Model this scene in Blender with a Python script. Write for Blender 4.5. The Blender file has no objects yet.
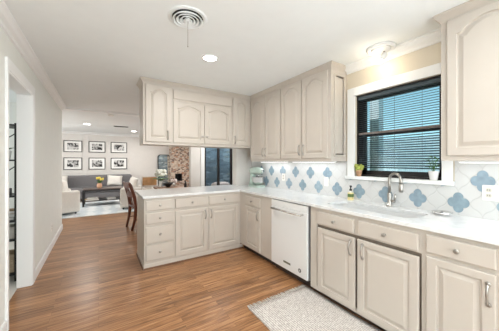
import bpy, math, random
from mathutils import Vector, Matrix, noise
from mathutils.geometry import tessellate_polygon
random.seed(7)
PI = math.pi
C = bpy.context.scene.collection
S = bpy.context.scene

# ------------------------------------------------------------------ camera
FPX, YAW, EYE = 235.8, math.radians(32.6), 1.34
cd = bpy.data.cameras.new('camera'); cam = bpy.data.objects.new('camera', cd); C.objects.link(cam)
cd.sensor_fit = 'HORIZONTAL'; cd.sensor_width = 36; cd.lens = 36 * FPX / 499
cd.shift_y = -3.5 / 499; cd.clip_start = 0.02
cam.location = (0, 0, EYE); cam.rotation_euler = (PI / 2, 0, -YAW)
S.camera = cam

# ------------------------------------------------------------------ world, light, exposure
W = bpy.data.worlds.new('World'); S.world = W; W.use_nodes = True
wn = W.node_tree.nodes; wl = W.node_tree.links; wn.clear()
wo = wn.new('ShaderNodeOutputWorld'); wb = wn.new('ShaderNodeBackground')
wtc = wn.new('ShaderNodeTexCoord'); wsx = wn.new('ShaderNodeSeparateXYZ'); wr = wn.new('ShaderNodeValToRGB')
wl.new(wtc.outputs['Generated'], wsx.inputs[0]); wl.new(wsx.outputs['Z'], wr.inputs[0])
wr.color_ramp.elements[0].position = 0.0; wr.color_ramp.elements[0].color = (0.42, 0.66, 0.72, 1)
wr.color_ramp.elements[1].position = 0.4; wr.color_ramp.elements[1].color = (0.05, 0.15, 0.24, 1)
wl.new(wr.outputs[0], wb.inputs[0]); wb.inputs[1].default_value = 2.0; wl.new(wb.outputs[0], wo.inputs[0])
S.view_settings.view_transform = 'Standard'; S.view_settings.look = 'None'
S.view_settings.exposure = 0.08; S.view_settings.gamma = 1.0
S.cycles.max_bounces = 10; S.cycles.diffuse_bounces = 6; S.cycles.use_denoising = True
S.cycles.sample_clamp_indirect = 6

sn = bpy.data.lights.new('sun', 'SUN'); sn.energy = 3.2; sn.angle = .02; so = bpy.data.objects.new('sun', sn); C.objects.link(so); so.rotation_euler = (0, -.75, .15)
def area(name, loc, sx, sy, power, col=(1, 1, 1), rot=(0, 0, 0), spread=PI, parent=None):
    d = bpy.data.lights.new(name, 'AREA'); d.shape = 'RECTANGLE'; d.size = sx; d.size_y = sy
    d.energy = power; d.color = col; d.spread = spread
    o = bpy.data.objects.new(name, d); C.objects.link(o); o.location = loc; o.rotation_euler = rot
    if parent: o.parent = parent
    return o
def disc(name, loc, r, power, col=(1, 1, 1), spread=PI, parent=None):
    o = area(name, loc, r * 2, r * 2, power, col, spread=spread, parent=parent); o.data.shape = 'DISK'; return o
# area lights added to fill the rooms
area('fill_rear', (0.9, -1.85, 1.45), 2.6, 1.9, 70, (0.86, 0.94, 1.0), (PI / 2 + .3, 0, 0))  # added fill from behind the camera
area('fill_side', (2.38, -1.15, 1.45), 1.4, 1.3, 62, (0.86, 0.94, 1.0), (0, PI / 2 + .3, 0))  # added fill that brightens the left wall
area('fill_living', (-2.95, 8.4, 1.5), 2.6, 1.7, 70, (1.0, 0.99, 0.97), (0, -PI / 2, 0))  # added fill for the living room
area('fill_dining', (2.7, 7.6, 2.43), 1.2, 1.4, 45, (1.0, 0.99, 0.97))  # added overhead fill for the dining side, no fitting here
area('fill_passage', (2.3, 4.5, 2.40), .5, .5, 20, (1, .98, .95))  # added fill that brightens the passage wall
area('fill_patio', (2.9, 5.9, 2.40), 1.2, .4, 40, (.93, .97, 1.0))  # added fill between the glass doors and the stone wall
area('fill_left_room', (-2.6, 4.4, 1.5), 1.6, 1.5, 22, (0.97, 0.98, 1.0), (0, -PI / 2, 0))  # added fill for the side room
# unseen disc lights without fittings, added to brighten the kitchen
for x, y in ((0.3, 0.0), (1.5, -0.1), (0.3, -1.1), (1.5, -1.1)):
    disc('fill_kitchen', (x, y, 2.42), 0.09, 9, (0.97, 0.985, 1.0))

# ------------------------------------------------------------------ materials
MATS = {}
def mat(name, col, rough=0.5, metal=0.0, spec=None, noise_amt=0.0, nscale=8.0, bump=0.0, bscale=60.0, emit=None, es=0.0, trans=0.0, stretch=None):
    if name in MATS: return MATS[name]
    m = bpy.data.materials.new(name); m.use_nodes = True; nt = m.node_tree
    b = nt.nodes['Principled BSDF']
    b.inputs['Base Color'].default_value = (*col, 1); b.inputs['Roughness'].default_value = rough
    b.inputs['Metallic'].default_value = metal
    if spec is not None: b.inputs['Specular IOR Level'].default_value = spec
    if trans: b.inputs['Transmission Weight'].default_value = trans
    if emit: b.inputs['Emission Color'].default_value = (*emit, 1); b.inputs['Emission Strength'].default_value = es
    tc = nt.nodes.new('ShaderNodeTexCoord'); mp = nt.nodes.new('ShaderNodeMapping')
    nt.links.new(tc.outputs['Object'], mp.inputs[0])
    if stretch: mp.inputs['Scale'].default_value = stretch
    if noise_amt:
        n = nt.nodes.new('ShaderNodeTexNoise'); n.inputs['Scale'].default_value = nscale; n.inputs['Detail'].default_value = 4
        r = nt.nodes.new('ShaderNodeValToRGB'); nt.links.new(mp.outputs[0], n.inputs[0]); nt.links.new(n.outputs[0], r.inputs[0])
        r.color_ramp.elements[0].position = .3; r.color_ramp.elements[1].position = .7
        r.color_ramp.elements[0].color = (*[max(0, c * (1 - noise_amt)) for c in col], 1)
        r.color_ramp.elements[1].color = (*[min(1, c * (1 + noise_amt)) for c in col], 1)
        nt.links.new(r.outputs[0], b.inputs['Base Color'])
    if bump:
        n2 = nt.nodes.new('ShaderNodeTexNoise'); n2.inputs['Scale'].default_value = bscale
        bp = nt.nodes.new('ShaderNodeBump'); bp.inputs['Strength'].default_value = bump; bp.inputs['Distance'].default_value = .005
        nt.links.new(mp.outputs[0], n2.inputs[0]); nt.links.new(n2.outputs[0], bp.inputs['Height']); nt.links.new(bp.outputs[0], b.inputs['Normal'])
    MATS[name] = m; return m

M_wall = mat('wall_paint', (0.79, 0.805, 0.77), .85, noise_amt=.015, bump=.05)
M_far = mat('living_wall_paint', (0.72, 0.70, 0.67), .85, noise_amt=.015)
M_cream = mat('window_wall_paint', (0.72, 0.655, 0.54), .85, noise_amt=.015)
M_ceil = mat('ceiling_paint', (0.83, 0.865, 0.87), .9, noise_amt=.01, bump=.04)
M_trim = mat('white_trim_paint', (0.87, 0.885, 0.885), .4)
M_cab = mat('cabinet_paint', (0.545, 0.497, 0.442), .42, noise_amt=.02, nscale=5)
M_darkgap = mat('dark_gap_paint', (0.20, 0.16, 0.125), .7)
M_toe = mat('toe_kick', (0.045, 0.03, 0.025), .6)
M_nickel = mat('brushed_nickel', (0.42, 0.40, 0.37), .3, 1.0)
M_steel = mat('bright_steel', (0.72, 0.72, 0.71), .18, 1.0)
M_white = mat('white_enamel', (0.76, 0.765, 0.76), .3)
M_dark = mat('dark_window_frame', (0.022, 0.019, 0.018), .45)
M_slat = mat('blind_slat', (0.06, 0.085, 0.10), .5)
M_black = mat('black_metal', (0.012, 0.012, 0.013), .45)
M_mahog = mat('mahogany', (0.13, 0.035, 0.016), .35, noise_amt=.3, nscale=12)
M_wood = mat('table_wood', (0.22, 0.10, 0.045), .4, noise_amt=.25, nscale=10, stretch=(1, 8, 1))
M_oak = mat('light_oak', (0.50, 0.27, 0.11), .45, noise_amt=.2, nscale=10, stretch=(1, 6, 1))
M_mint = mat('mint_enamel', (0.45, 0.56, 0.50), .25)
M_leaf = mat('leaf_green', (0.07, 0.17, 0.035), .5, noise_amt=.3, nscale=30)
M_lime = mat('succulent_green', (0.38, 0.44, 0.09), .5, noise_amt=.3, nscale=40)
M_terra = mat('pale_terracotta', (0.60, 0.36, 0.22), .8, noise_amt=.06)
M_sofa = mat('grey_sofa_fabric', (0.17, 0.165, 0.17), .95, noise_amt=.08, nscale=40)
M_linen = mat('white_linen', (0.72, 0.69, 0.64), .95, noise_amt=.04, nscale=30, bump=.2)
M_glassw = mat('white_ceramic', (0.86, 0.86, 0.84), .2)
M_peach = mat('peach_ceramic', (0.72, 0.42, 0.27), .4)
M_yellow = mat('tulip_yellow', (0.80, 0.62, 0.10), .6)
M_cream2 = mat('cream_petals', (0.85, 0.85, 0.76), .7)
M_tan = mat('tan_paper', (0.52, 0.36, 0.19), .7)
M_lamp = mat('lamp_lit', (1, 1, 1), .5, emit=(1.0, 0.97, 0.92), es=14)
M_slot = mat('socket_slot', (0.12, 0.11, 0.09), .5)
M_grey = mat('warm_grey', (0.25, 0.25, 0.26), .6)
M_plastic = mat('plate_plastic', (0.82, 0.81, 0.77), .35)
M_basket = mat('wicker', (0.45, 0.36, 0.25), .8, noise_amt=.2, nscale=60)

def nodes_of(name, rough):
    m = bpy.data.materials.new(name); m.use_nodes = True; nt = m.node_tree
    return m, nt, nt.nodes['Principled BSDF']
def N(nt, t, **k):
    n = nt.nodes.new(t)
    for a, v in k.items(): setattr(n, a, v)
    return n
def math_(nt, op, a, b=None):
    n = nt.nodes.new('ShaderNodeMath'); n.operation = op
    for i, v in enumerate((a, b)):
        if v is None: continue
        if isinstance(v, (int, float)): n.inputs[i].default_value = v
        else: nt.links.new(v, n.inputs[i])
    return n.outputs[0]

def floor_mat():
    m, nt, b = nodes_of('oak_strip_floor', .3); L = nt.links
    tc = N(nt, 'ShaderNodeTexCoord')
    br = N(nt, 'ShaderNodeTexBrick'); br.offset = .37; br.offset_frequency = 2
    br.inputs['Scale'].default_value = 1; br.inputs['Brick Width'].default_value = .95; br.inputs['Row Height'].default_value = .058
    br.inputs['Mortar Size'].default_value = .0009; br.inputs['Mortar Smooth'].default_value = .3; br.inputs['Bias'].default_value = 0
    br.inputs['Color1'].default_value = (0, 0, 0, 1); br.inputs['Color2'].default_value = (1, 1, 1, 1); br.inputs['Mortar'].default_value = (.5, .5, .5, 1)
    L.new(tc.outputs['Object'], br.inputs[0])
    mp = N(nt, 'ShaderNodeMapping'); mp.inputs['Scale'].default_value = (1.3, 22, 1); L.new(tc.outputs['Object'], mp.inputs[0])
    add = N(nt, 'ShaderNodeVectorMath'); add.operation = 'ADD'; L.new(mp.outputs[0], add.inputs[0])
    sc = N(nt, 'ShaderNodeVectorMath'); sc.operation = 'SCALE'; L.new(br.outputs[0], sc.inputs[0]); sc.inputs['Scale'].default_value = 9; L.new(sc.outputs[0], add.inputs[1])
    n = N(nt, 'ShaderNodeTexNoise'); n.inputs['Scale'].default_value = 2.2; n.inputs['Detail'].default_value = 6; n.inputs['Distortion'].default_value = 1.2
    L.new(add.outputs[0], n.inputs[0])
    r = N(nt, 'ShaderNodeValToRGB'); L.new(n.outputs[0], r.inputs[0])
    e = r.color_ramp.elements; e[0].position = .3; e[0].color = (0.17, 0.072, 0.028, 1); e[1].position = .70; e[1].color = (0.50, 0.27, 0.13, 1)
    x = e.new(.5); x.color = (0.34, 0.165, 0.073, 1)
    r2 = N(nt, 'ShaderNodeValToRGB'); L.new(br.outputs[0], r2.inputs[0]); e = r2.color_ramp.elements
    e[0].color = (.72, .70, .68, 1); e[1].color = (1.2, 1.2, 1.18, 1)
    mx = N(nt, 'ShaderNodeMix', data_type='RGBA', blend_type='MULTIPLY'); mx.inputs[0].default_value = 1
    L.new(r.outputs[0], mx.inputs[6]); L.new(r2.outputs[0], mx.inputs[7])
    m2 = N(nt, 'ShaderNodeMix', data_type='RGBA'); L.new(br.outputs['Fac'], m2.inputs[0]); L.new(mx.outputs[2], m2.inputs[6]); m2.inputs[7].default_value = (.09, .045, .022, 1)
    L.new(m2.outputs[2], b.inputs['Base Color']); b.inputs['Roughness'].default_value = .30
    bp = N(nt, 'ShaderNodeBump'); bp.inputs['Strength'].default_value = .12; bp.inputs['Distance'].default_value = .002; L.new(n.outputs[0], bp.inputs['Height']); L.new(bp.outputs[0], b.inputs['Normal'])
    return m
M_floor = floor_mat()

def quartz():
    m, nt, b = nodes_of('white_quartz', .2); L = nt.links
    tc = N(nt, 'ShaderNodeTexCoord'); n = N(nt, 'ShaderNodeTexNoise'); n.inputs['Scale'].default_value = 3.2; n.inputs['Detail'].default_value = 8; n.inputs['Distortion'].default_value = 1.6
    L.new(tc.outputs['Object'], n.inputs[0])
    a = math_(nt, 'ABSOLUTE', math_(nt, 'SUBTRACT', n.outputs[0], .5))
    r = N(nt, 'ShaderNodeValToRGB'); L.new(a, r.inputs[0]); e = r.color_ramp.elements
    e[0].color = (.68, .69, .69, 1); e[1].position = .035; e[1].color = (.74, .75, .755, 1)
    L.new(r.outputs[0], b.inputs['Base Color']); b.inputs['Roughness'].default_value = .16
    return m
M_quartz = quartz()

def tile_mat():
    m, nt, b = nodes_of('white_arabesque_tile', .2); L = nt.links
    tc = N(nt, 'ShaderNodeTexCoord'); sx = N(nt, 'ShaderNodeSeparateXYZ'); L.new(tc.outputs['Object'], sx.inputs[0])
    y = math_(nt, 'DIVIDE', math_(nt, 'SUBTRACT', sx.outputs['Y'], .692), .14275)
    z = math_(nt, 'DIVIDE', math_(nt, 'SUBTRACT', sx.outputs['Z'], 1.015), .18)
    a = math_(nt, 'ADD', y, z); c = math_(nt, 'SUBTRACT', y, z)
    def line(p, q):
        s = math_(nt, 'MULTIPLY', math_(nt, 'SINE', math_(nt, 'MULTIPLY', math_(nt, 'ADD', q, .5), 2 * PI)), .05)
        v = math_(nt, 'ADD', math_(nt, 'ADD', p, s), .5)
        f = math_(nt, 'ABSOLUTE', math_(nt, 'SUBTRACT', math_(nt, 'FRACT', v), .5))   # 0.5 at integers
        return math_(nt, 'SUBTRACT', .5, f)
    d = math_(nt, 'MINIMUM', line(a, c), line(c, a))
    r = N(nt, 'ShaderNodeValToRGB'); L.new(d, r.inputs[0]); e = r.color_ramp.elements
    e[0].position = .012; e[0].color = (.57, .57, .565, 1); e[1].position = .03; e[1].color = (.64, .645, .64, 1)
    L.new(r.outputs[0], b.inputs['Base Color']); b.inputs['Roughness'].default_value = .22
    r3 = N(nt, 'ShaderNodeValToRGB'); L.new(d, r3.inputs[0]); r3.color_ramp.elements[1].position = .07
    bp = N(nt, 'ShaderNodeBump'); bp.inputs['Strength'].default_value = .35; bp.inputs['Distance'].default_value = .003
    L.new(r3.outputs[0], bp.inputs['Height']); L.new(bp.outputs[0], b.inputs['Normal'])
    return m
M_tile = tile_mat()
M_blue = [mat('blue_tile_a', (0.27, 0.36, 0.43), .2, noise_amt=.12, nscale=25), mat('blue_tile_b', (0.33, 0.43, 0.50), .2, noise_amt=.12, nscale=25), mat('blue_tile_c', (0.25, 0.34, 0.40), .2, noise_amt=.12, nscale=25)]

def stone(name, cols, scale, vec=(1, 1, 1.6)):
    m, nt, b = nodes_of(name, .8); L = nt.links
    tc = N(nt, 'ShaderNodeTexCoord'); mp = N(nt, 'ShaderNodeMapping'); mp.inputs['Scale'].default_value = vec; L.new(tc.outputs['Object'], mp.inputs[0])
    v = N(nt, 'ShaderNodeTexVoronoi'); v.inputs['Scale'].default_value = scale; L.new(mp.outputs[0], v.inputs[0])
    ed = N(nt, 'ShaderNodeTexVoronoi', feature='DISTANCE_TO_EDGE'); ed.inputs['Scale'].default_value = scale; L.new(mp.outputs[0], ed.inputs[0])
    sx = N(nt, 'ShaderNodeSeparateColor'); L.new(v.outputs['Color'], sx.inputs[0])
    r = N(nt, 'ShaderNodeValToRGB'); L.new(sx.outputs[0], r.inputs[0]); r.color_ramp.interpolation = 'CONSTANT'
    e = r.color_ramp.elements; e[0].color = (*cols[0], 1); e[1].position = .9; e[1].color = (*cols[-1], 1)
    for i, c in enumerate(cols[1:-1]): q = e.new((i + 1) * .9 / (len(cols) - 1)); q.color = (*c, 1)
    r2 = N(nt, 'ShaderNodeValToRGB'); L.new(ed.outputs[0], r2.inputs[0]); r2.color_ramp.elements[1].position = .08
    mx = N(nt, 'ShaderNodeMix', data_type='RGBA'); L.new(r2.outputs[0], mx.inputs[0]); mx.inputs[6].default_value = (*[c * .8 for c in cols[1]], 1); L.new(r.outputs[0], mx.inputs[7])
    L.new(mx.outputs[2], b.inputs['Base Color']); b.inputs['Roughness'].default_value = .85
    return m
M_stone = stone('mixed_brick', [(.42, .22, .14), (.62, .52, .43), (.16, .12, .11), (.52, .40, .31), (.66, .57, .47), (.27, .18, .14), (.50, .44, .38)], 12)
M_slate = stone('dark_ledge_stone', [(.09, .12, .14), (.14, .17, .19), (.26, .29, .30), (.08, .10, .11), (.20, .20, .18)], 5, (1, 1, 3))

def rug_mat(name, c1, c2, sc):
    m, nt, b = nodes_of(name, .95); L = nt.links
    tc = N(nt, 'ShaderNodeTexCoord')
    n = N(nt, 'ShaderNodeTexNoise'); n.inputs['Scale'].default_value = sc; n.inputs['Detail'].default_value = 2; L.new(tc.outputs['Object'], n.inputs[0])
    w = N(nt, 'ShaderNodeTexWave'); w.inputs['Scale'].default_value = sc * .22; w.inputs['Distortion'].default_value = 3; w.inputs['Detail Scale'].default_value = 6; L.new(tc.outputs['Object'], w.inputs[0])
    s = math_(nt, 'ADD', math_(nt, 'MULTIPLY', n.outputs[0], .7), math_(nt, 'MULTIPLY', w.outputs[1], .3))
    r = N(nt, 'ShaderNodeValToRGB'); L.new(s, r.inputs[0]); e = r.color_ramp.elements
    e[0].position = .38; e[0].color = (*c1, 1); e[1].position = .62; e[1].color = (*c2, 1)
    L.new(r.outputs[0], b.inputs['Base Color']); b.inputs['Roughness'].default_value = 1
    bp = N(nt, 'ShaderNodeBump'); bp.inputs['Strength'].default_value = .6; bp.inputs['Distance'].default_value = .004; L.new(s, bp.inputs['Height']); L.new(bp.outputs[0], b.inputs['Normal'])
    return m
M_rug = rug_mat('woven_rug', (.40, .36, .33), (.72, .68, .64), 75)
M_rug2 = rug_mat('pale_blue_rug', (.56, .62, .66), (.74, .77, .78), 4)

def glass_mat(name, tint=(1, 1, 1)):
    m, nt, b = nodes_of(name, 0); nt.nodes.remove(b); L = nt.links
    out = nt.nodes['Material Output']; t = N(nt, 'ShaderNodeBsdfTransparent'); t.inputs[0].default_value = (*tint, 1)
    g = N(nt, 'ShaderNodeBsdfGlossy'); g.inputs['Roughness'].default_value = .02
    fr = N(nt, 'ShaderNodeFresnel'); fr.inputs[0].default_value = 1.45
    mx = N(nt, 'ShaderNodeMixShader'); L.new(fr.outputs[0], mx.inputs[0]); L.new(t.outputs[0], mx.inputs[1]); L.new(g.outputs[0], mx.inputs[2]); L.new(mx.outputs[0], out.inputs[0])
    return m
M_glass = glass_mat('clear_glass', (.9, .97, .98)); M_dglass = glass_mat('smoked_glass', (.62, .72, .78))
M_mirror = mat('mirror_glass', (.80, .82, .80), .03, 1.0)

def art_mat(i):
    m, nt, b = nodes_of('print_%d' % i, .5); L = nt.links
    tc = N(nt, 'ShaderNodeTexCoord'); mp = N(nt, 'ShaderNodeMapping'); mp.inputs['Location'].default_value = (i * 3.7, 0, i * 1.3); L.new(tc.outputs['Object'], mp.inputs[0])
    n = N(nt, 'ShaderNodeTexNoise'); n.inputs['Scale'].default_value = 7; n.inputs['Detail'].default_value = 3; n.inputs['Distortion'].default_value = 1; L.new(mp.outputs[0], n.inputs[0])
    r = N(nt, 'ShaderNodeValToRGB'); L.new(n.outputs[0], r.inputs[0]); e = r.color_ramp.elements
    e[0].position = .42; e[0].color = (.02, .02, .02, 1); e[1].position = .56; e[1].color = (.62, .62, .61, 1)
    L.new(r.outputs[0], b.inputs['Base Color']); return m

# ------------------------------------------------------------------ mesh helpers
class MB:
    def __init__(s): s.v = []; s.f = []; s.m = []; s.s = []
    def add(s, vs, fs, mi=0, smooth=False):
        o = len(s.v); s.v += [tuple(p) for p in vs]
        for f in fs: s.f.append([o + i for i in f]); s.m.append(mi); s.s.append(smooth)
        return s
    def box(s, x0, y0, z0, x1, y1, z1, mi=0):
        x0, x1 = sorted((x0, x1)); y0, y1 = sorted((y0, y1)); z0, z1 = sorted((z0, z1))
        return s.add([(x0, y0, z0), (x1, y0, z0), (x1, y1, z0), (x0, y1, z0), (x0, y0, z1), (x1, y0, z1), (x1, y1, z1), (x0, y1, z1)],
                     [(3, 2, 1, 0), (4, 5, 6, 7), (0, 1, 5, 4), (1, 2, 6, 5), (2, 3, 7, 6), (3, 0, 4, 7)], mi)
    def rings(s, rings, mi=0, smooth=True, closed=True, cap0=True, cap1=True):
        n = len(rings[0]); vs = [p for r in rings for p in r]; fs = []
        for k in range(len(rings) - 1):
            for i in range(n if closed else n - 1):
                j = (i + 1) % n; fs.append((k * n + i, k * n + j, (k + 1) * n + j, (k + 1) * n + i))
        s.add(vs, fs, mi, smooth)
        if cap0: s.add(rings[0], [tuple(range(n))[::-1]], mi)
        if cap1: s.add(rings[-1], [tuple(range(n))], mi)
        return s
    def lathe(s, prof, c=(0, 0, 0), seg=24, mi=0, axis='z', caps=True, smooth=True):
        R = []
        for r, h in prof:
            ring = []
            for i in range(seg):
                a = 2 * PI * i / seg; p = (r * math.cos(a), r * math.sin(a), h)
                if axis == 'y': p = (p[0], -p[2], p[1])      # +h goes to -y (outward)
                if axis == 'x': p = (p[2], p[0], p[1])
                ring.append((c[0] + p[0], c[1] + p[1], c[2] + p[2]))
            R.append(ring)
        return s.rings(R, mi, smooth, True, caps, caps)
    def tube(s, pts, r, seg=10, mi=0, sy=1.0):
        pts = [Vector(p) for p in pts]; R = []; rs = r if isinstance(r, (list, tuple)) else [r] * len(pts)
        up = None
        for i, p in enumerate(pts):
            t = (pts[min(i + 1, len(pts) - 1)] - pts[max(i - 1, 0)]).normalized()
            if up is None:
                up = Vector((0, 0, 1)) if abs(t.z) < .9 else Vector((1, 0, 0))
            a = t.cross(up).normalized(); bb = a.cross(t).normalized(); up = bb
            R.append([tuple(p + a * rs[i] * math.cos(2 * PI * k / seg) + bb * rs[i] * sy * math.sin(2 * PI * k / seg)) for k in range(seg)])
        return s.rings(R, mi, True)
    def prism(s, outer, z0, z1, holes=(), mi=0, fn=None):
        loops = [list(outer)] + [list(h) for h in holes]
        tri = tessellate_polygon([[Vector((x, y, 0)) for x, y in l] for l in loops])
        flat = [p for l in loops for p in l]; n = len(flat)
        fn = fn or (lambda x, y, z: (x, y, z))
        vs = [fn(x, y, z0) for x, y in flat] + [fn(x, y, z1) for x, y in flat]; fs = []
        for t in tri: fs.append(tuple(t)[::-1]); fs.append(tuple(i + n for i in t))
        o = 0
        for l in loops:
            k = len(l)
            for i in range(k):
                j = (i + 1) % k; fs.append((o + i, o + j, o + j + n, o + i + n))
            o += k
        return s.add(vs, fs, mi)
    def ball(s, c, r, mi=0, seg=14, rn=8, sc=(1, 1, 1), wob=0, e=1.0):
        R = []
        for k in range(rn + 1):
            t = PI * (k + .001) / (rn + .002); ring = []
            for i in range(seg):
                a = 2 * PI * i / seg
                f = lambda q: math.copysign(abs(q) ** e, q)
                p = Vector((f(math.sin(t)) * f(math.cos(a)) * sc[0], f(math.sin(t)) * f(math.sin(a)) * sc[1], -f(math.cos(t)) * sc[2])) * r
                if wob: p *= 1 + wob * noise.noise(p * (3 / r) + Vector(c) * 7)
                ring.append((c[0] + p.x, c[1] + p.y, c[2] + p.z))
            R.append(ring)
        return s.rings(R, mi, True)
    def sweep(s, prof, path, z, mi=0, closed=False, left=True):
        """prof: (out, up) points; path: xy points; out is to the left of travel"""
        P = [Vector(p) for p in path]; n = len(P); R = []
        for i in range(n):
            d0 = (P[i] - P[i - 1]).normalized() if (i > 0 or closed) else None
            d1 = (P[(i + 1) % n] - P[i]).normalized() if (i < n - 1 or closed) else None
            if d0 is None: d0 = d1
            if d1 is None: d1 = d0
            n0 = Vector((-d0.y, d0.x)); n1 = Vector((-d1.y, d1.x)); m = (n0 + n1).normalized(); m /= max(.2, m.dot(n0))
            if not left: m = -m
            R.append([(P[i].x + m.x * o, P[i].y + m.y * o, z + u) for o, u in prof])
        if closed: R.append(R[0])
        return s.rings(R, mi, False, True, not closed, not closed)
    def build(s, name, mats, parent=None, bevel=0, loc=None, subsurf=0):
        me = bpy.data.meshes.new(name); me.from_pydata(s.v, [], s.f); 
        for m in (mats if isinstance(mats, (list, tuple)) else [mats]): me.materials.append(m)
        me.polygons.foreach_set('material_index', s.m); me.polygons.foreach_set('use_smooth', s.s)
        import bmesh
        b = bmesh.new(); b.from_mesh(me); bmesh.ops.remove_doubles(b, verts=b.verts, dist=1e-6); bmesh.ops.recalc_face_normals(b, faces=b.faces); b.to_mesh(me); b.free()
        o = bpy.data.objects.new(name, me); C.objects.link(o)
        if parent: o.parent = parent
        if loc: o.location = loc
        if bevel:
            bv = o.modifiers.new('bevel', 'BEVEL'); bv.width = bevel; bv.segments = 2; bv.limit_method = 'ANGLE'; bv.angle_limit = math.radians(40)
        if subsurf:
            ss = o.modifiers.new('sub', 'SUBSURF'); ss.levels = subsurf; ss.render_levels = subsurf
        return o
def tag(o, label, cat, group=None, kind=None):
    o['label'] = label; o['category'] = cat
    if group: o['group'] = group
    if kind: o['kind'] = kind
    return o
def thing(name, label, cat, loc=(0, 0, 0), rz=0, group=None):
    o = bpy.data.objects.new(name, None); C.objects.link(o); o.empty_display_size = .1; o.location = loc; o.rotation_euler = (0, 0, rz)
    return tag(o, label, cat, group)
def struct(o): o['kind'] = 'structure'; return o

# ------------------------------------------------------------------ room shell
XL, XR, WT = -.62, 2.44, .105
CZ = 2.44
struct(MB().box(-3.2, -2.0, -.08, 3.8, 10.75, 0).build('floor', M_floor))
struct(MB().box(-3.2, -2.0, CZ, 3.8, 10.75, CZ + .1).build('ceiling', M_ceil))
# left wall with doorway y 2.72..3.44
DY0, DY1, DZ = 2.622, 3.44, 2.075
w = MB(); w.box(XL - WT, -2.0, 0, XL, DY0, CZ).box(XL - WT, DY1, 0, XL, 6.0, CZ).box(XL - WT, DY0, DZ, XL, DY1, CZ)
struct(w.build('wall_left', M_wall))
M_tilefloor = mat('pale_floor_tile', (0.66, 0.63, 0.58), .4, noise_amt=.05)
struct(MB().box(-2.9, 2.0, 0, XL - WT - .001, 6.0, .006).build('floor_side_room', M_tilefloor))
struct(MB().box(-2.95, 1.95, 0, -2.85, 6.0, CZ).box(-2.85, 1.95, 0, XL - WT, 2.05, CZ).build('wall_side_room', M_wall))
struct(MB().box(-3.2, 6.0, 0, XL - WT, 6.14, CZ).build('wall_living_near', M_wall))
struct(MB().box(-3.2, 10.62, 0, 3.8, 10.75, CZ).build('wall_far', M_far))
struct(MB().box(-3.2, 6.14, 0, -3.06, 10.62, CZ).build('wall_living_left', M_far))
struct(MB().box(3.66, 5.3, 0, 3.8, 10.62, CZ).build('wall_living_right', M_far))
struct(MB().box(-.62, -2.0, 0, 2.6, -1.92, CZ).build('wall_back', M_wall))
# window wall
WY0, WY1, WZ0, WZ1 = .80, 1.60, 1.18, 2.085
w = MB(); w.box(XR, -2.0, 0, XR + .16, WY0, CZ).box(XR, WY1, 0, XR + .16, 3.86, CZ).box(XR, WY0, 0, XR + .16, WY1, WZ0).box(XR, WY0, WZ1, XR + .16, WY1, CZ)
struct(w.build('wall_right', M_cream))
# end wall of the kitchen, and the passage wall behind it with the glass doors
struct(MB().box(2.10, 3.72, .0, XR, 3.86, CZ).build('wall_end', M_far))
PY = 5.2
w = MB(); w.box(1.75, PY, 0, 1.985, PY + .12, CZ).box(2.915, PY, 0, 3.8, PY + .12, CZ).box(1.985, PY, 2.1, 2.915, PY + .12, CZ)
struct(w.build('wall_passage', M_far))
struct(MB().box(XR + .16, 3.86, 0, 3.8, 3.98, CZ).box(3.66, 3.98, 0, 3.8, PY, CZ).build('wall_passage_right', M_far))
# header between kitchen and living room
prof_beam = [(0, 0), (0, -.045), (.02, -.045), (.03, -.02), (.05, 0)]
struct(MB().box(XL, 5.97, CZ - .03, 3.66, 6.13, CZ).box(XL, 5.94, CZ - .015, 3.66, 5.97, CZ).build('trim_header', M_trim))
# crown mouldings and baseboards
crown = [(0, 0), (.075, 0), (.075, -.012), (.06, -.02), (.045, -.045), (.02, -.06), (.014, -.08), (0, -.085)]
base = [(0, 0), (.014, 0), (.014, .085), (.008, .1), (0, .1)]
struct(MB().sweep(crown, [(XL, -1.9), (XL, 5.97)], CZ, left=False).build('trim_crown_left', M_trim))
struct(MB().sweep(crown, [(XR, 1.70), (XR, .73)], CZ, left=False).build('trim_crown_right', M_trim))
struct(MB().sweep(crown, [(-3.06, 6.14), (-3.06, 10.62), (3.66, 10.62), (3.66, 5.3)], CZ, left=False).build('trim_crown_living', M_trim))
struct(MB().sweep(base, [(XL, -1.9), (XL, DY0 - .036)], 0, left=False).build('baseboard_left_near', M_trim))
struct(MB().sweep(base, [(XL, DY1 + .1), (XL, 6.0)], 0, left=False).build('baseboard_left', M_trim))
struct(MB().sweep(base, [(-3.06, 6.2), (-3.06, 10.62), (2.4, 10.62)], 0, left=False).build('baseboard_far', M_trim))
struct(MB().sweep(base, [(1.975, PY), (1.75, PY)], 0).build('baseboard_passage', M_trim))
# doorway casing + jamb lining
CW = .095
w = MB()
w.box(XL, DY0 - .035, 0, XL + .018, DY0, DZ + CW).box(XL, DY1, 0, XL + .018, DY1 + CW, DZ + CW).box(XL, DY0, DZ, XL + .018, DY1, DZ + CW)
w.box(XL - WT - .008, DY0, 0, XL + .012, DY0 + .015, DZ).box(XL - WT - .008, DY1 - .015, 0, XL + .012, DY1, DZ).box(XL - WT - .008, DY0 + .015, DZ - .015, XL + .012, DY1 - .015, DZ)
struct(w.build('trim_doorway', M_trim, bevel=.003))

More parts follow.
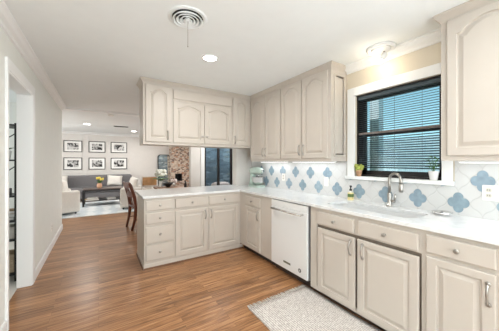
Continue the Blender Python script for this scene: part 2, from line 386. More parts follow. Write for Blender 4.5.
# ------------------------------------------------------------------ window
w = MB(); c = .09
w.box(XR - .018, WY1, WZ0, XR, WY1 + c, WZ1 + c).box(XR - .018, WY0 - .075, WZ0, XR, WY0, WZ1 + c).box(XR - .018, WY0, WZ1, XR, WY1, WZ1 + c)
w.box(XR - .045, WY0 - .085, WZ0 - .032, XR + .05, WY1 + c + .012, WZ0 + .002)
struct(w.build('trim_window', M_trim, bevel=.004))
fx = XR + .085
w = MB(); fw = .045
w.box(XR + .03, WY0, WZ0, XR + .15, WY0 + .012, WZ1).box(XR + .03, WY1 - .012, WZ0, XR + .15, WY1, WZ1).box(XR + .02, WY0, WZ1 - .012, XR + .15, WY1, WZ1).box(XR + .05, WY0, WZ0, XR + .15, WY1, WZ0 + .02)
win = struct(w.build('window_1', M_dark))
w = MB(); a0, a1, b0, b1, mz = WY0 + .012, WY1 - .012, WZ0 + .02, WZ1 - .012, 1.652
w.box(fx + .03, a0, b0, fx + .06, a0 + fw, b1).box(fx + .03, a1 - fw, b0, fx + .06, a1, b1).box(fx + .03, a0, b1 - fw, fx + .06, a1, b1).box(fx + .03, a0, b0, fx + .06, a1, b0 + fw).box(fx + .02, a0, mz - .022, fx + .06, a1, mz + .022)
w.build('sash_frame', M_dark, win)
MB().box(fx + .042, a0 + fw, b0 + fw, fx + .046, a1 - fw, b1 - fw).build('glass_pane', M_glass, win)
bl = thing('venetian_blind', 'dark horizontal slatted blind hanging inside the kitchen window', 'blind', (fx - .03, (WY0 + WY1) / 2, WZ0))
hw = (WY1 - WY0) / 2 - .016; H = WZ1 - WZ0
MB().box(-.02, -hw, H - .05, .02, hw, H - .014).build('headrail', M_slat, bl, bevel=.003)
w = MB(); z = H - .062
while z > .10:
    t = .0125; q = .0055
    w.add([(-t, -hw, z - q), (t, -hw, z + q), (t, hw, z + q), (-t, hw, z - q), (-t, -hw, z - q + .0012), (t, -hw, z + q + .0012), (t, hw, z + q + .0012), (-t, hw, z - q + .0012)],
          [(3, 2, 1, 0), (4, 5, 6, 7), (0, 1, 5, 4), (1, 2, 6, 5), (2, 3, 7, 6), (3, 0, 4, 7)])
    z -= .0225
w.build('slats', M_slat, bl)
MB().box(-.013, -hw, .462, .013, hw, .486).build('bottom_rail', mat('rail_grey', (.16, .14, .13), .4), bl, bevel=.003)
w = MB()
for yy in (-hw * .62, 0, hw * .62): w.tube([(-.013, yy, .09), (-.013, yy, H - .05)], .0012, 5)
w.build('ladder_cord', M_black, bl)
# outdoors, seen through the blind
struct(MB().box(2.8, -8, -.6, 16, 10, -.5).build('ground_outside', mat('lawn', (0.10, 0.16, 0.06), .9, noise_amt=.3)))
M_fence = mat('fence_board', (0.62, 0.74, 0.76), .8, noise_amt=.1, stretch=(1, 6, .5))
w = MB()
for k in range(60): w.box(9.0, -5 + k * .2, -.5, 9.03, -5 + k * .2 + .185, 2.2)
w.box(9.03, -5, .9, 9.08, 7, 1.0).box(9.03, -5, 0, 9.08, 7, .1)
tag(w.build('garden_fence', M_fence), 'pale board fence outside the kitchen window', 'fence')
post = MB().box(4.2, 2.3, -.5, 4.36, 2.46, 2.6).box(4.17, 2.27, 2.5, 4.39, 2.49, 2.6).box(4.17, 2.27, -.5, 4.39, 2.49, -.35)
tag(post.build('porch_post', M_trim), 'pale square porch post outside the kitchen window', 'post')

# ------------------------------------------------------------------ cabinets
def rect_loop(x0, z0, x1, z1, arch=0, n=14):
    """bottom-left, bottom-right, then top from right to left; arched when arch > 0"""
    pts = [(x0, z0), (x1, z0)]
    for k in range(n + 1):
        t = k / n; x = x1 + (x0 - x1) * t; s = max(0, min(1, (t - .07) / .86))
        pts.append((x, z1 - arch + arch * math.sin(PI * s) ** .75 if arch else z1))
    return pts
def raised(mb, x0, z0, x1, z1, th=.02, stile=.055, arch=0, flat=False):
    """door or drawer front; its face lies in the local xz plane, front at -th"""
    def ring(l, y): return [(x, y, z) for x, z in l]
    m = min(stile, (x1 - x0) * .3, (z1 - z0) * .3)
    R = [ring(rect_loop(x0, z0, x1, z1), 0), ring(rect_loop(x0, z0, x1, z1), -th + .004), ring(rect_loop(x0 + .005, z0 + .005, x1 - .005, z1 - .005), -th)]
    if not flat:
        i = lambda d, y: ring(rect_loop(x0 + m + d, z0 + m + d, x1 - m - d, z1 - m * .8 - d, max(0, arch)), y)
        R += [i(0, -th), i(.004, -th + .012), i(.013, -th + .013), i(.036, -th + .002), i(.039, -th + .0005)]
    mb.rings(R, 0, False); return mb
def knob(x, z, parent, y=-.02):
    return MB().lathe([(.008, 0), (.006, .006), (.006, .013), (.013, .017), (.0155, .022), (.013, .027), (.004, .029)], (x, y, z), 14, axis='y').build('knob', M_nickel, parent)
def pull(x, z, parent, y=-.02, L=.115):
    w = MB(); pts = []
    for k in range(11):
        t = k / 10; pts.append((x, y - .004 - .024 * math.sin(PI * t) ** .7, z + L * (t - .5)))
    w.tube(pts, [.0085, .0075, .006, .0055, .0055, .006, .0055, .0055, .006, .0075, .0085], 8)
    for s in (-1, 1): w.lathe([(.013, 0), (.0135, .004), (.009, .01)], (x, y, z + s * L / 2), 10, axis='y')
    return w.build('handle', M_nickel, parent)
RY = -PI / 2
def cabinet(name, label, loc, rz, Wd, D, z0, z1, doors=(), drawers=(), toe=None, body_top=None, group=None, side=None, gap=None):
    """doors: (x0,z0,x1,z1,arch,handle) handle=(x,z,kind)"""
    t = thing(name, label, 'cabinet', loc, rz, group)
    bt = body_top or z1
    w = MB().box(0, .019, z0, Wd, D, bt)
    MBf = MB().box(0, 0, z0, Wd, .02, z1)
    if gap:
        a, b, c, d = gap; MBf = MB().prism([(0, z0), (Wd, z0), (Wd, z1), (0, z1)], 0, .02, [[(a, b), (c, b), (c, d), (a, d)]], fn=lambda p, q, h: (p, h, q))
        MB().box(a + .001, .014, b + .001, c - .001, .0185, d - .001).build('dark_gap_plate', M_darkgap, t)  # dark plate, its colour stands in for the shade inside the opening
    w.build('carcass', M_cab, t); MBf.build('face_frame', M_cab, t, bevel=.001)
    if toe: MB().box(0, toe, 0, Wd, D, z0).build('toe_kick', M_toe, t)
    for d in doors:
        o = raised(MB(), *d[:4], arch=d[4]).build('door', M_cab, t)
        if d[5]:
            (pull if d[5][2] == 'pull' else knob)(d[5][0], d[5][1], o)
    for d in drawers:
        o = raised(MB(), *d[:4], flat=d[4] if len(d) > 4 else True).build('drawer_front' if len(d) > 4 and d[4] == 2 else 'drawer', M_cab, t, bevel=.0015)
        if not (len(d) > 5 and d[5]): knob((d[0] + d[2]) / 2, (d[1] + d[3]) / 2, o)
    if side:   # raised end panel on local +x side
        s = MB(); R = raised(MB(), *side, th=.012, stile=.02)
        for k, f in enumerate(R.f): s.add([(Wd - R.v[i][1], R.v[i][0], R.v[i][2]) for i in f], [tuple(range(len(f)))])
        s.build('end_panel', M_cab, t)
    return t

FY, FX = 3.17, 1.855                 # cabinet face planes
ZT = .884
# peninsula
PEN = [('drawer_cabinet', 'narrow beige cabinet of four stacked drawers at the free end of the peninsula', .475, .842),
       ('double_cabinet', 'wide beige peninsula cabinet with two drawers over two raised panel doors', .842, 1.855)]
t = cabinet(PEN[0][0], PEN[0][1], (.475, FY, 0), 0, .367, .62, .0, ZT, drawers=[(.018, .728, .352, .852), (.018, .562, .352, .697), (.018, .322, .352, .524), (.018, .105, .352, .298)])
t = cabinet(PEN[1][0], PEN[1][1], (.842, FY, 0), 0, 1.013, .62, .0, ZT,
    drawers=[(.014, .728, .464, .852), (.488, .728, .974, .852)],
    doors=[(.014, .088, .464, .690, 0, (.432, .60, 'pull')), (.488, .088, .974, .690, 0, (.52, .60, 'pull'))])
struct(MB().sweep([(0, 0), (.005, 0), (.005, .055), (.002, .062), (0, .062)], [(1.9, FY), (.475, FY), (.475, FY + .62)], 0, left=True).build('baseboard_peninsula', M_cab))
struct(MB().sweep([(.0055, 0), (.020, 0), (.017, .012), (.0055, .018)], [(1.9, FY), (.475, FY), (.475, FY + .62)], 0, left=True).build('trim_shoe', mat('stained_shoe', (0.16, 0.075, 0.035), .5)))
# right run, from the corner towards the camera; local x runs to -y
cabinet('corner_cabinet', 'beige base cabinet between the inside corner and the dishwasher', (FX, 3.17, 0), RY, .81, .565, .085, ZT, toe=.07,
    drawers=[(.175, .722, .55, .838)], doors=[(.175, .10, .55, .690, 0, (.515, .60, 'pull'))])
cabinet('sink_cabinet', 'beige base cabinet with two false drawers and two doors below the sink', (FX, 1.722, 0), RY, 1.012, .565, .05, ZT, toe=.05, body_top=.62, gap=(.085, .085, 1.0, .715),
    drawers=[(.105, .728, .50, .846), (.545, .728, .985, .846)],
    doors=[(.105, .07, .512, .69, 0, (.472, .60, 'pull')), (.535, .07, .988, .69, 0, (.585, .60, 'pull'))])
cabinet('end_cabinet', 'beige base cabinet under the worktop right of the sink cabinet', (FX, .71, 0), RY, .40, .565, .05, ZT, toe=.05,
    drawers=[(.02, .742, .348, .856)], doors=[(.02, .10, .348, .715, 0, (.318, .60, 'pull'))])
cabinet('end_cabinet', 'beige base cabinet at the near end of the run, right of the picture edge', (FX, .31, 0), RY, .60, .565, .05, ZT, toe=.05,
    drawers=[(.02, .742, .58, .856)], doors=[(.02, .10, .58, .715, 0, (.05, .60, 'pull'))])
# uppers over the peninsula
UY, UX, UZ = 3.34, 2.165, 1.575
G = None
cabinet('wall_cabinet', 'leftmost single door cabinet hung over the free end of the peninsula', (.487, UY, UZ), 0, .373, .32, 0, CZ - UZ,
    doors=[(.03, .035, .355, .79, .05, (.31, .13, 'pull'))])
cabinet('wall_cabinet', 'wide hanging cabinet over the peninsula with flat top panel above two arched doors', (.86, UY, UZ), 0, .934, .32, 0, CZ - UZ,
    drawers=[(.012, .645, .922, .775, True, True)],
    doors=[(.012, .035, .462, .605, .045, (.43, .14, 'knob')), (.472, .035, .922, .605, .045, (.505, .14, 'knob'))])
cabinet('wall_cabinet', 'narrow single door cabinet hung over the peninsula beside the inside corner', (1.794, UY, UZ), 0, .371, .32, 0, CZ - UZ,
    doors=[(.02, .035, .315, .79, .05, (.055, .12, 'pull'))])
# uppers along the window wall
UD = XR - UX - .0005; B = 1.35
cabinet('wall_cabinet', 'two door wall cabinet with arched panels above the stand mixer, in the corner', (UX, 3.34, B), RY, .79, UD, 0, CZ - B,
    doors=[(.02, .035, .40, 1.015, .06, (.37, .14, 'pull')), (.41, .035, .775, 1.015, .06, (.44, .14, 'pull'))])
cabinet('wall_cabinet', 'two door wall cabinet with arched panels just left of the window', (UX, 2.55, B), RY, .84, UD, 0, CZ - B,
    doors=[(.01, .035, .395, 1.02, .06, (.365, .14, 'pull')), (.408, .035, .80, 1.02, .06, (.44, .14, 'pull'))], side=(.05, .05, UD - .035, .98))
cabinet('wall_cabinet', 'large wall cabinet with arched panel door right of the window', (UX, .717, B), RY, 1.0, UD, 0, CZ - B,
    doors=[(.04, .035, .47, 1.02, .07, (.43, .14, 'pull')), (.48, .035, .96, 1.02, .07, (.52, .14, 'pull'))])
ccr = [(-.01, -.065), (.004, -.065), (.008, -.05), (.02, -.035), (.036, -.018), (.04, -.014), (.04, -.001), (-.01, -.001)]
struct(MB().sweep(ccr, [(XR, 1.71), (UX - .0, 1.71), (UX, UY), (.487, UY), (.487, UY + .32)], CZ, left=True).build('trim_cabinet_crown', M_cab))
struct(MB().sweep(ccr, [(UX, -.28), (UX, .717), (XR, .717)], CZ, left=True).build('trim_cabinet_crown_near', M_cab))
rail = [(0, 0), (.006, 0), (.006, -.012), (0, -.012)]

# under-cabinet lamps
def uc_lamp(y0, y1, label, pw):
    t = thing('under_cabinet_light', label, 'light', (2.33, (y0 + y1) / 2, B), 0, 'under cabinet light strips')
    L = abs(y1 - y0)
    MB().box(-.02, -L / 2, -.014, .02, L / 2, 0).build('housing', M_white, t)
    MB().box(-.014, -L / 2 + .01, -.0165, .014, L / 2 - .01, -.014).build('diffuser', mat('strip_lit', (1, 1, 1), .5, emit=(.95, .98, 1), es=3), t)
    area('strip_light', (0, 0, -.019), .03, L, pw, (.93, .97, 1.0), (0, 0, 0), parent=t)
uc_lamp(3.28, 2.60, 'slim light strip under the wall cabinet above the stand mixer', .8)
uc_lamp(2.50, 1.78, 'slim light strip under the wall cabinet left of the window', .9)
uc_lamp(.66, -.2, 'slim light strip under the wall cabinet right of the window', .3)

# ------------------------------------------------------------------ worktop with sink cut-out
def rrect(x0, y0, x1, y1, r, n=6):
    P = []
    for cx, cy, a in ((x1 - r, y1 - r, 0), (x0 + r, y1 - r, 90), (x0 + r, y0 + r, 180), (x1 - r, y0 + r, 270)):
        for k in range(n + 1): b = math.radians(a + 90 * k / n); P.append((cx + r * math.cos(b), cy + r * math.sin(b)))
    return P
SX0, SX1, SY0, SY1 = 1.965, 2.295, .83, 1.63
outer = [(1.83, -.29), (XR - .001, -.29), (XR - .001, 3.719), (2.099, 3.719), (2.099, 3.93), (.455, 3.93), (.455, 3.145), (1.83, 3.145)]
ct = MB().prism(outer, ZT + .0005, .914, [rrect(SX0, SY0, SX1, SY1, .06)]).build('worktop', M_quartz, bevel=.003)
tag(ct, 'white veined quartz worktop running over the peninsula and along the window wall', 'worktop')
sk = thing('sink', 'white undermount kitchen sink set in the worktop below the window', 'sink', ((SX0 + SX1) / 2, (SY0 + SY1) / 2, ZT))
hx, hy = (SX1 - SX0) / 2, (SY1 - SY0) / 2
def rr3(e, r, z): return [(x, y, z) for x, y in rrect(-hx - e, -hy - e, hx + e, hy + e, r)]
MB().rings([rr3(.02, .08, -.001), rr3(-.002, .06, -.001), rr3(-.004, .06, -.17), rr3(-.03, .05, -.20), rr3(-.10, .03, -.205), rr3(-.10, .03, -.215), rr3(-.02, .06, -.212), rr3(.012, .07, -.18), rr3(.02, .08, -.001)], 0, True, cap0=False, cap1=False).add(
    rr3(-.10, .03, -.205), [tuple(range(28))]).build('basin', mat('sink_composite', (.56, .57, .575), .3), sk)
MB().lathe([(.04, 0), (.04, .004), (.03, .005), (.02, .002)], (0, .1, -.205), 20).build('drain', M_steel, sk)

# backsplash
CT = .9145
reg = [(-.28, .714, CT, B - .001), (.714, 1.703, CT, WZ0 - .033), (1.703, 3.715, CT, B - .001)]
w = MB()
for a0_, a1_, z0_, z1_ in reg: w.box(XR - .008, a0_, z0_, XR - .0005, a1_, z1_)
def clover(cy, cz):
    P = []
    for k in range(48):
        a = 2 * PI * k / 48
        ph = (a + PI / 4) % (PI / 2) - PI / 4; r = .53 * math.cos(ph) + math.sqrt(.47 ** 2 - (.53 * math.sin(ph)) ** 2)
        P.append((cy + .069 * r * math.cos(a), cz + .081 * r * math.sin(a)))
    return P
rows = [(k, .692 + .2855 * k, 1.015) for k in range(-3, 11)] + [(k, .549 + .2855 * k, 1.195) for k in range(-3, 12)]
for k, cy, cz in rows:
    if cy > 3.6: continue
    zm = B - .004
    if .65 < cy < 1.70: zm = WZ0 - .034
    P = [(y_, min(z_, zm)) for y_, z_ in clover(cy, cz)]
    Q = []
    for p in P:
        if not Q or (abs(p[0] - Q[-1][0]) + abs(p[1] - Q[-1][1])) > 1e-5: Q.append(p)
    w.prism(Q, XR - .0105, XR - .0079, mi=1 + random.randrange(3), fn=lambda a, b, c: (c, a, b))
bs = w.build('tile_backsplash', [M_tile] + M_blue)
tag(bs, 'white arabesque tile backsplash with scattered blue tiles behind the worktop', 'backsplash')

# ------------------------------------------------------------------ dishwasher
dw = thing('dishwasher', 'white front dishwasher with a bar handle built in under the worktop', 'dishwasher', (1.832, 2.358, 0), RY)
MB().box(.003, .02, .09, .609, .56, .875).build('casing', M_grey, dw)
MB().box(.003, 0, .095, .609, .022, .80).build('door_panel', M_white, dw, bevel=.005)
MB().box(.003, .002, .804, .609, .022, .872).build('control_strip', M_white, dw, bevel=.003)
w = MB().tube([(.05, -.04, .775), (.56, -.04, .775)], .011, 12)
for x in (.06, .55): w.tube([(x, .001, .775), (x, -.04, .775)], .009, 10)
w.build('handle', M_steel, dw)
bd = MB().box(.235, -.002, .165, .355, .001, .187).build('brand_badge', mat('badge_metal', (.20, .21, .17), .35, .6), dw, bevel=.001)
w = MB().lathe([(.022, 0), (.022, .002), (.018, .003)], (.50, 0, .165), 20, axis='y'); w.lathe([(.011, .003), (.011, .004)], (.50, 0, .165), 14, mi=1, axis='y')
w.build('round_sticker', [mat('sticker_dark', (.13, .13, .13), .5), mat('sticker_pale', (.5, .5, .48), .5)], dw)
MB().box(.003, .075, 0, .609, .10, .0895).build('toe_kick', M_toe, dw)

# ------------------------------------------------------------------ faucet, soap, drain stopper dish
fc = thing('faucet', 'brushed nickel gooseneck kitchen faucet standing behind the sink', 'faucet', (2.375, 1.195, .914))
MB().lathe([(.028, 0), (.028, .008), (.020, .014), (.018, .05), (.018, .12), (.014, .13)], seg=20).build('base', M_nickel, fc)
pts = [(0, 0, .12), (0, 0, .22)]
ar = .068
for k in range(13):
    a = PI * k / 12; pts.append((-(ar - ar * math.cos(a)) * .37, -(ar - ar * math.cos(a)) * .93, .25 + ar * math.sin(a)))
pts.append((pts[-1][0], pts[-1][1], .225))
MB().tube(pts, .0128, 12).build('spout', M_nickel, fc)
e = pts[-1]; MB().lathe([(.0125, .0), (.016, -.01), (.019, -.05), (.017, -.075), (.011, -.077)], e, 16).build('spray_head', M_nickel, fc)
w = MB().tube([(0, -.014, .05), (0, -.05, .052)], .013, 12); w.tube([(0, -.042, .05), (-.01, -.055, .08), (-.02, -.062, .125)], [.011, .009, .006], 8)
w.build('handle', M_nickel, fc)
sp = thing('soap_bottle', 'small clear soap bottle with green label and black pump beside the sink', 'soap bottle', (2.385, 1.62, .914))
MB().prism(rrect(-.026, -.026, .026, .026, .012), 0, .085).build('body', [mat('soap_liquid', (.78, .66, .34), .25)], sp, bevel=.003)
MB().prism(rrect(-.0268, -.0268, .0268, .0268, .0125), .035, .07).build('label', mat('green_label', (.10, .17, .05), .6), sp)
MB().lathe([(.024, .085), (.012, .098), (.011, .106)], seg=16).build('shoulder', mat('clear_plastic', (.75, .74, .66), .2), sp)
w = MB().lathe([(.014, .104), (.014, .122), (.006, .124), (.006, .148), (.012, .149), (.012, .160), (.004, .162)], seg=14); w.tube([(0, 0, .155), (-.02, -.025, .155), (-.022, -.028, .148)], .0045, 8)
w.build('pump', M_black, sp)
dd = thing('sponge_dish', 'small steel strainer dish lying on the worktop right of the sink', 'dish', (2.335, .765, .914), .3)
MB().lathe([(.035, 0), (.06, .008), (.068, .026), (.064, .026), (.052, .012), (.006, .006)], seg=24).build('bowl', M_steel, dd)
MB().lathe([(.012, .006), (.012, .022), (.006, .026)], seg=12).build('stem', M_black, dd)

# sill plants
p = thing('potted_plant', 'small terracotta pot of yellow green succulent at the left of the window sill', 'plant', (2.438, 1.553, WZ0 + .002))
MB().lathe([(.022, 0), (.031, .055), (.034, .056), (.034, .068), (.029, .068), (.027, .05), (.002, .05)], seg=20).build('pot', M_terra, p)
w = MB()
for k in range(46):
    a = random.random() * 2 * PI; rr = .036 * math.sqrt(random.random()); hh = random.uniform(.07, .125)
    w.ball((rr * math.cos(a) * 1.1, rr * math.sin(a) * 1.25, hh), random.uniform(.009, .014), seg=7, rn=5, sc=(1, 1, 1.3))
w.build('foliage', M_lime, p)
p = thing('potted_plant', 'white conical pot with a leafy green sprig at the right of the window sill', 'plant', (2.425, .855, WZ0 + .002))
MB().lathe([(.026, 0), (.038, .078), (.040, .08), (.036, .08), (.034, .068), (.002, .068)], seg=20).build('pot', M_glassw, p)
def leaf(w, c, d, L, wd, mi=0):
    d = Vector(d).normalized(); s = d.cross(Vector((0, 0, 1))); s = (s.normalized() if s.length > .1 else Vector((1, 0, 0))); u = s.cross(d)
    c = Vector(c); vs = []
    for k, (t, q) in enumerate(((0, .05), (.25, .8), (.55, 1), (.8, .6), (1, .03))):
        m = c + d * L * t - Vector((0, 0, 1)) * L * .25 * t * t
        vs += [m - s * wd * q, m + u * wd * .25 * q + Vector((0, 0, .0)), m + s * wd * q, m - u * .0012]
    fs = []
    for k in range(4):
        for j in range(4): fs.append((k * 4 + j, k * 4 + (j + 1) % 4, k * 4 + 4 + (j + 1) % 4, k * 4 + 4 + j))
    w.add(vs, fs, mi, True)
w = MB()
for k in range(9):
    a = k * 2.4; top = (.02 * math.cos(a) - .012, .03 * math.sin(a), .10 + .012 * k)
    w.tube([(0, 0, .07), top], .0015, 5)
    for q in (0, 2.2): leaf(w, top, (math.cos(a + q) - .6, math.sin(a + q) * .8 + .25, .5), .045, .011)
w.build('foliage', M_leaf, p)

# socket plates
def plate(name, label, loc, rz, gangs, kinds):
    t = thing(name, label, 'socket' , loc, rz, 'wall sockets and switches')
    wd = .07 + (gangs - 1) * .046
    MB().prism(rrect(-wd / 2, -.057, wd / 2, .057, .006), 0, .006, fn=lambda a, b, c: (a, -c, b)).build('cover_plate', M_plastic, t, bevel=.001)
    for i, kd in enumerate(kinds):
        x = (i - (gangs - 1) / 2) * .046
        if kd == 's': MB().box(x - .016, -.0085, -.033, x + .016, -.0055, .033).build('rocker', M_plastic, t, bevel=.001)
        else:
            for z in (-.02, .02):
                w = MB().prism([(x + a, z + b) for a, b in rrect(-.016, -.014, .016, .014, .009)], .0055, .0075, fn=lambda a, b, c: (a, -c, b))
                for q in (-.006, .006): w.box(x + q - .0017, -.0082, z - .004, x + q + .0017, -.0074, z + .006, 1)
                w.build('outlet', [mat('outlet_face', (.60, .57, .50), .4), M_slot], t)
    return t
plate('wall_socket', 'white socket plate on the tiles below the far wall cabinet', (XR - .0085, 2.814, 1.105), RY, 1, 'o')
plate('wall_switch', 'white switch plate on the tiles left of the soap bottle', (XR - .0105, 1.992, 1.092), RY, 1, 's')
plate('wall_socket', 'white double plate with sockets on the tiles at the right picture edge', (XR - .0105, .492, 1.112), RY, 2, 'os')
plate('wall_socket', 'white socket plate low on the left wall above the baseboard', (XL, 4.75, .32), PI / 2, 1, 'o')

# ------------------------------------------------------------------ stand mixer
mx = thing('stand_mixer', 'mint green stand mixer with steel bowl in the corner of the worktop', 'mixer', (2.285, 3.36, .914), math.radians(-82))
# local +x is the mixer's front
MB().prism([(x, y) for x, y in rrect(-.13, -.10, .16, .10, .07)], 0, .035).build('base', M_mint, mx, bevel=.01)
R = []
for z, s, o in ((.03, .062, -.085), (.10, .045, -.088), (.18, .042, -.085), (.225, .05, -.075)):
    R.append([(o + x, y, z) for x, y in rrect(-s, -s * .95, s, s * .95, s * .5)])
MB().rings(R).build('column', M_mint, mx)
R = []
for x, r in ((-.145, .02), (-.135, .045), (-.09, .062), (0, .064), (.08, .058), (.13, .048), (.16, .036), (.165, .012)):
    R.append([(x, r * math.cos(2 * PI * k / 16) * .95, .275 + r * math.sin(2 * PI * k / 16)) for k in range(16)])
hd = MB().rings(R).build('head', M_mint, mx)
MB().lathe([(.028, 0), (.028, .012), (.02, .014)], (.163, 0, .275), 16, axis='x').build('hub_cap', M_steel, hd)
MB().lathe([(.045, .036), (.05, .045), (.085, .07), (.105, .11), (.110, .17), (.113, .172), (.108, .172), (.10, .11), (.07, .065), (.004, .05)], (.055, 0, 0), 28).build('bowl', M_steel, mx)
w = MB().tube([(.065, 0, .225), (.065, 0, .15)], .012, 10)
w.ball((.065, 0, .12), .05, seg=12, rn=8, sc=(.25, 1, .9)); w.build('beater', M_steel, mx)

# ------------------------------------------------------------------ ceiling fittings
v = thing('ceiling_vent', 'round white ceiling vent of concentric rings with a hanging pull cord', 'vent', (.575, 1.775, CZ))
MB().lathe([(.148, 0), (.148, -.003), (.136, -.005), (.115, -.004), (.115, 0)], seg=48, caps=False).build('rim', M_ceil, v)
MB().lathe([(.115, -.0008), (.002, -.0008)], seg=40, caps=False).build('duct', M_black, v)
w = MB()
for r in (.111, .084, .057, .032):
    w.lathe([(r - .020, -.004), (r - .014, -.003), (r + .002, -.022), (r - .004, -.024), (r - .020, -.004)], seg=40, caps=False)
w.build('ring_louvre', M_ceil, v)
MB().lathe([(.008, -.001), (.016, -.022), (.004, -.026)], seg=20).build('hub', M_ceil, v)
w = MB().tube([(0, 0, -.024), (0, 0, -.215)], .0013, 6); w.ball((0, 0, -.217), .0035, seg=8, rn=6)
w.build('pull_cord', mat('cord_brown', (.16, .12, .09), .6), v)
def downlight(x, y, label, pw, r=.07):
    t = thing('ceiling_light', label, 'ceiling light', (x, y, CZ), 0, 'recessed ceiling lights')
    MB().lathe([(r + .018, 0), (r + .018, -.004), (r, -.006), (r, 0)], seg=32, caps=False).build('trim_ring', M_trim, t)
    MB().lathe([(r, -.002), (.001, -.003)], seg=32, caps=False).build('lens', M_lamp, t)
    disc('downlight', (0, 0, -.012), r, pw, (1, .97, .93), parent=t)
downlight(.992, 2.326, 'round recessed light in the kitchen ceiling, nearest to the peninsula cabinets', 14)
downlight(-.285, 8.285, 'round recessed light in the living room ceiling above the left pictures', 16, .085)
downlight(1.06, 9.35, 'round recessed light in the living room ceiling beside the hanging cabinets', 16, .085)
sd = thing('smoke_detector', 'small round smoke detector on the living room ceiling near the header', 'smoke detector', (.24, 6.4, CZ))
MB().lathe([(.06, 0), (.06, -.012), (.05, -.028), (.01, -.03)], seg=24).build('body', M_plastic, sd)
vt = thing('ceiling_register', 'dark slotted air register on the living room ceiling', 'vent', (.585, 8.3, CZ))
MB().box(-.2, -.08, -.008, .2, .08, 0).build('frame', M_grey, vt)
w = MB()
for k in range(6): w.box(-.18, -.065 + k * .024, -.014, .18, -.058 + k * .024, -.008)
w.build('slats', M_black, vt)
fm = thing('ceiling_spotlight', 'round white ceiling lamp with lit swivel head above the sink', 'ceiling light', (2.292, 1.233, CZ))
MB().lathe([(.125, 0), (.125, -.012), (.112, -.026), (.106, -.026), (.096, -.014), (.004, -.014)], seg=40).build('canopy', M_trim, fm)
MB().lathe([(.085, -.014), (.085, -.024), (.074, -.036), (.002, -.037)], seg=36).build('inner_dish', M_trim, fm)
MB().tube([(.02, -.02, -.03), (.02, -.025, -.065)], .008, 8).build('arm', M_nickel, fm)
hd_ = Vector((.02, -.025, -.07)); dr = Vector((-.25, .45, -.85)).normalized()
sh = MB().tube([hd_ - dr * .02, hd_ - dr * .012, hd_ + dr * .05, hd_ + dr * .055], [.012, .022, .028, .028], 18).build('lamp_head', M_trim, fm)
MB().ball(tuple(hd_ + dr * .062), .024, seg=14, rn=8).build('bulb', mat('bulb_lit', (1, 1, 1), .5, emit=(1, .85, .62), es=25), sh)
pl = bpy.data.lights.new('bulb_light', 'POINT'); pl.energy = 1.6; pl.color = (1, .84, .62); pl.shadow_soft_size = .03
po = bpy.data.objects.new('bulb_light', pl); C.objects.link(po); po.parent = fm; po.location = hd_ + dr * .10

# ------------------------------------------------------------------ kitchen rug
rg = thing('runner_rug', 'woven beige fringed rug on the floor before the sink cabinet', 'rug', (1.515, .62, 0))
w = MB(); nx, ny = 12, 40; X0, Y0 = -.365, -1.19; top = []
for j in range(ny + 1):
    for i in range(nx + 1):
        x = X0 + .73 * i / nx; y = Y0 + 2.38 * j / ny
        top.append((x + .006 * noise.noise(Vector((y * 2, i * .1, 0))), y, .009 + .002 * noise.noise(Vector((x * 4, y * 4, 1)))))
fs = [(j * (nx + 1) + i, j * (nx + 1) + i + 1, (j + 1) * (nx + 1) + i + 1, (j + 1) * (nx + 1) + i) for j in range(ny) for i in range(nx)]
w.add(top, fs, 0, True); k0 = len(top)
bot = [(x, y, .001) for x, y, z in top]; w.add(bot, [f[::-1] for f in fs])
brd = [i for i in range(nx + 1)] + [j * (nx + 1) + nx for j in range(1, ny + 1)] + [ny * (nx + 1) + i for i in range(nx - 1, -1, -1)] + [j * (nx + 1) for j in range(ny - 1, 0, -1)]
w.f += [[brd[i], brd[(i + 1) % len(brd)], brd[(i + 1) % len(brd)] + k0, brd[i] + k0] for i in range(len(brd))]; w.m += [0] * len(brd); w.s += [False] * len(brd)
w.build('woven_field', M_rug, rg)
for s, nm in ((1, 'far'), (-1, 'near')):
    w = MB()
    for k in range(62):
        x = X0 + .006 + .718 * k / 61; y = s * 1.188; dx = random.uniform(-.010, .010)
        w.tube([(x, y - s * .004, .006), (x + dx * .5, y + s * .025, .007), (x + dx, y + s * random.uniform(.042, .056), .004)], [.0035, .003, .002], 5)
    w.build('fringe', mat('fringe_yarn', (.60, .56, .51), .95), rg)

# ------------------------------------------------------------------ passage doors
struct(MB().box(1.985, PY - .02, 0, 2.075, PY, 2.19).box(2.835, PY - .02, 0, 2.915, PY, 2.19).box(2.075, PY - .02, 2.1, 2.835, PY, 2.19).box(1.985, PY, 0, 2.075, PY + .12, 2.1).box(2.835, PY, 0, 2.915, PY + .12, 2.1).build('trim_passage_door', M_trim, bevel=.003))
d1 = struct(MB().box(2.075, PY + .03, .0, 2.10, PY + .08, 2.1).box(2.81, PY + .03, 0, 2.835, PY + .08, 2.1).box(2.10, PY + .03, 2.06, 2.81, PY + .08, 2.1).build('door_1', M_black))
for x0, x1 in ((2.10, 2.455), (2.455, 2.81)):
    f = MB().box(x0, PY + .035, .0, x0 + .03, PY + .07, 2.06).box(x1 - .03, PY + .035, 0, x1, PY + .07, 2.06).box(x0 + .03, PY + .035, 2.0, x1 - .03, PY + .07, 2.06).box(x0 + .03, PY + .035, 0, x1 - .03, PY + .07, .15).build('leaf_frame', M_black, d1)
    MB().box(x0 + .03, PY + .05, .15, x1 - .03, PY + .055, 2.0).build('glass_pane', M_dglass, f)
struct(MB().box(2.5, 6.5, 0, 3.66, 6.62, CZ).build('wall_stone', M_slate))
ps = thing('lounge_chair', 'low rounded chair with peach cushion behind the dark glass doors', 'chair', (2.86, 6.0, 0))
MB().ball((0, 0, .34), .36, sc=(1, .8, .9), e=.7).build('shell', mat('slate_blue_fabric', (.10, .13, .2), .9), ps)
MB().ball((0, -.05, .66), .27, sc=(1, .7, .5), e=.7).build('cushion', mat('peach_fabric', (.75, .5, .4), .9), ps)
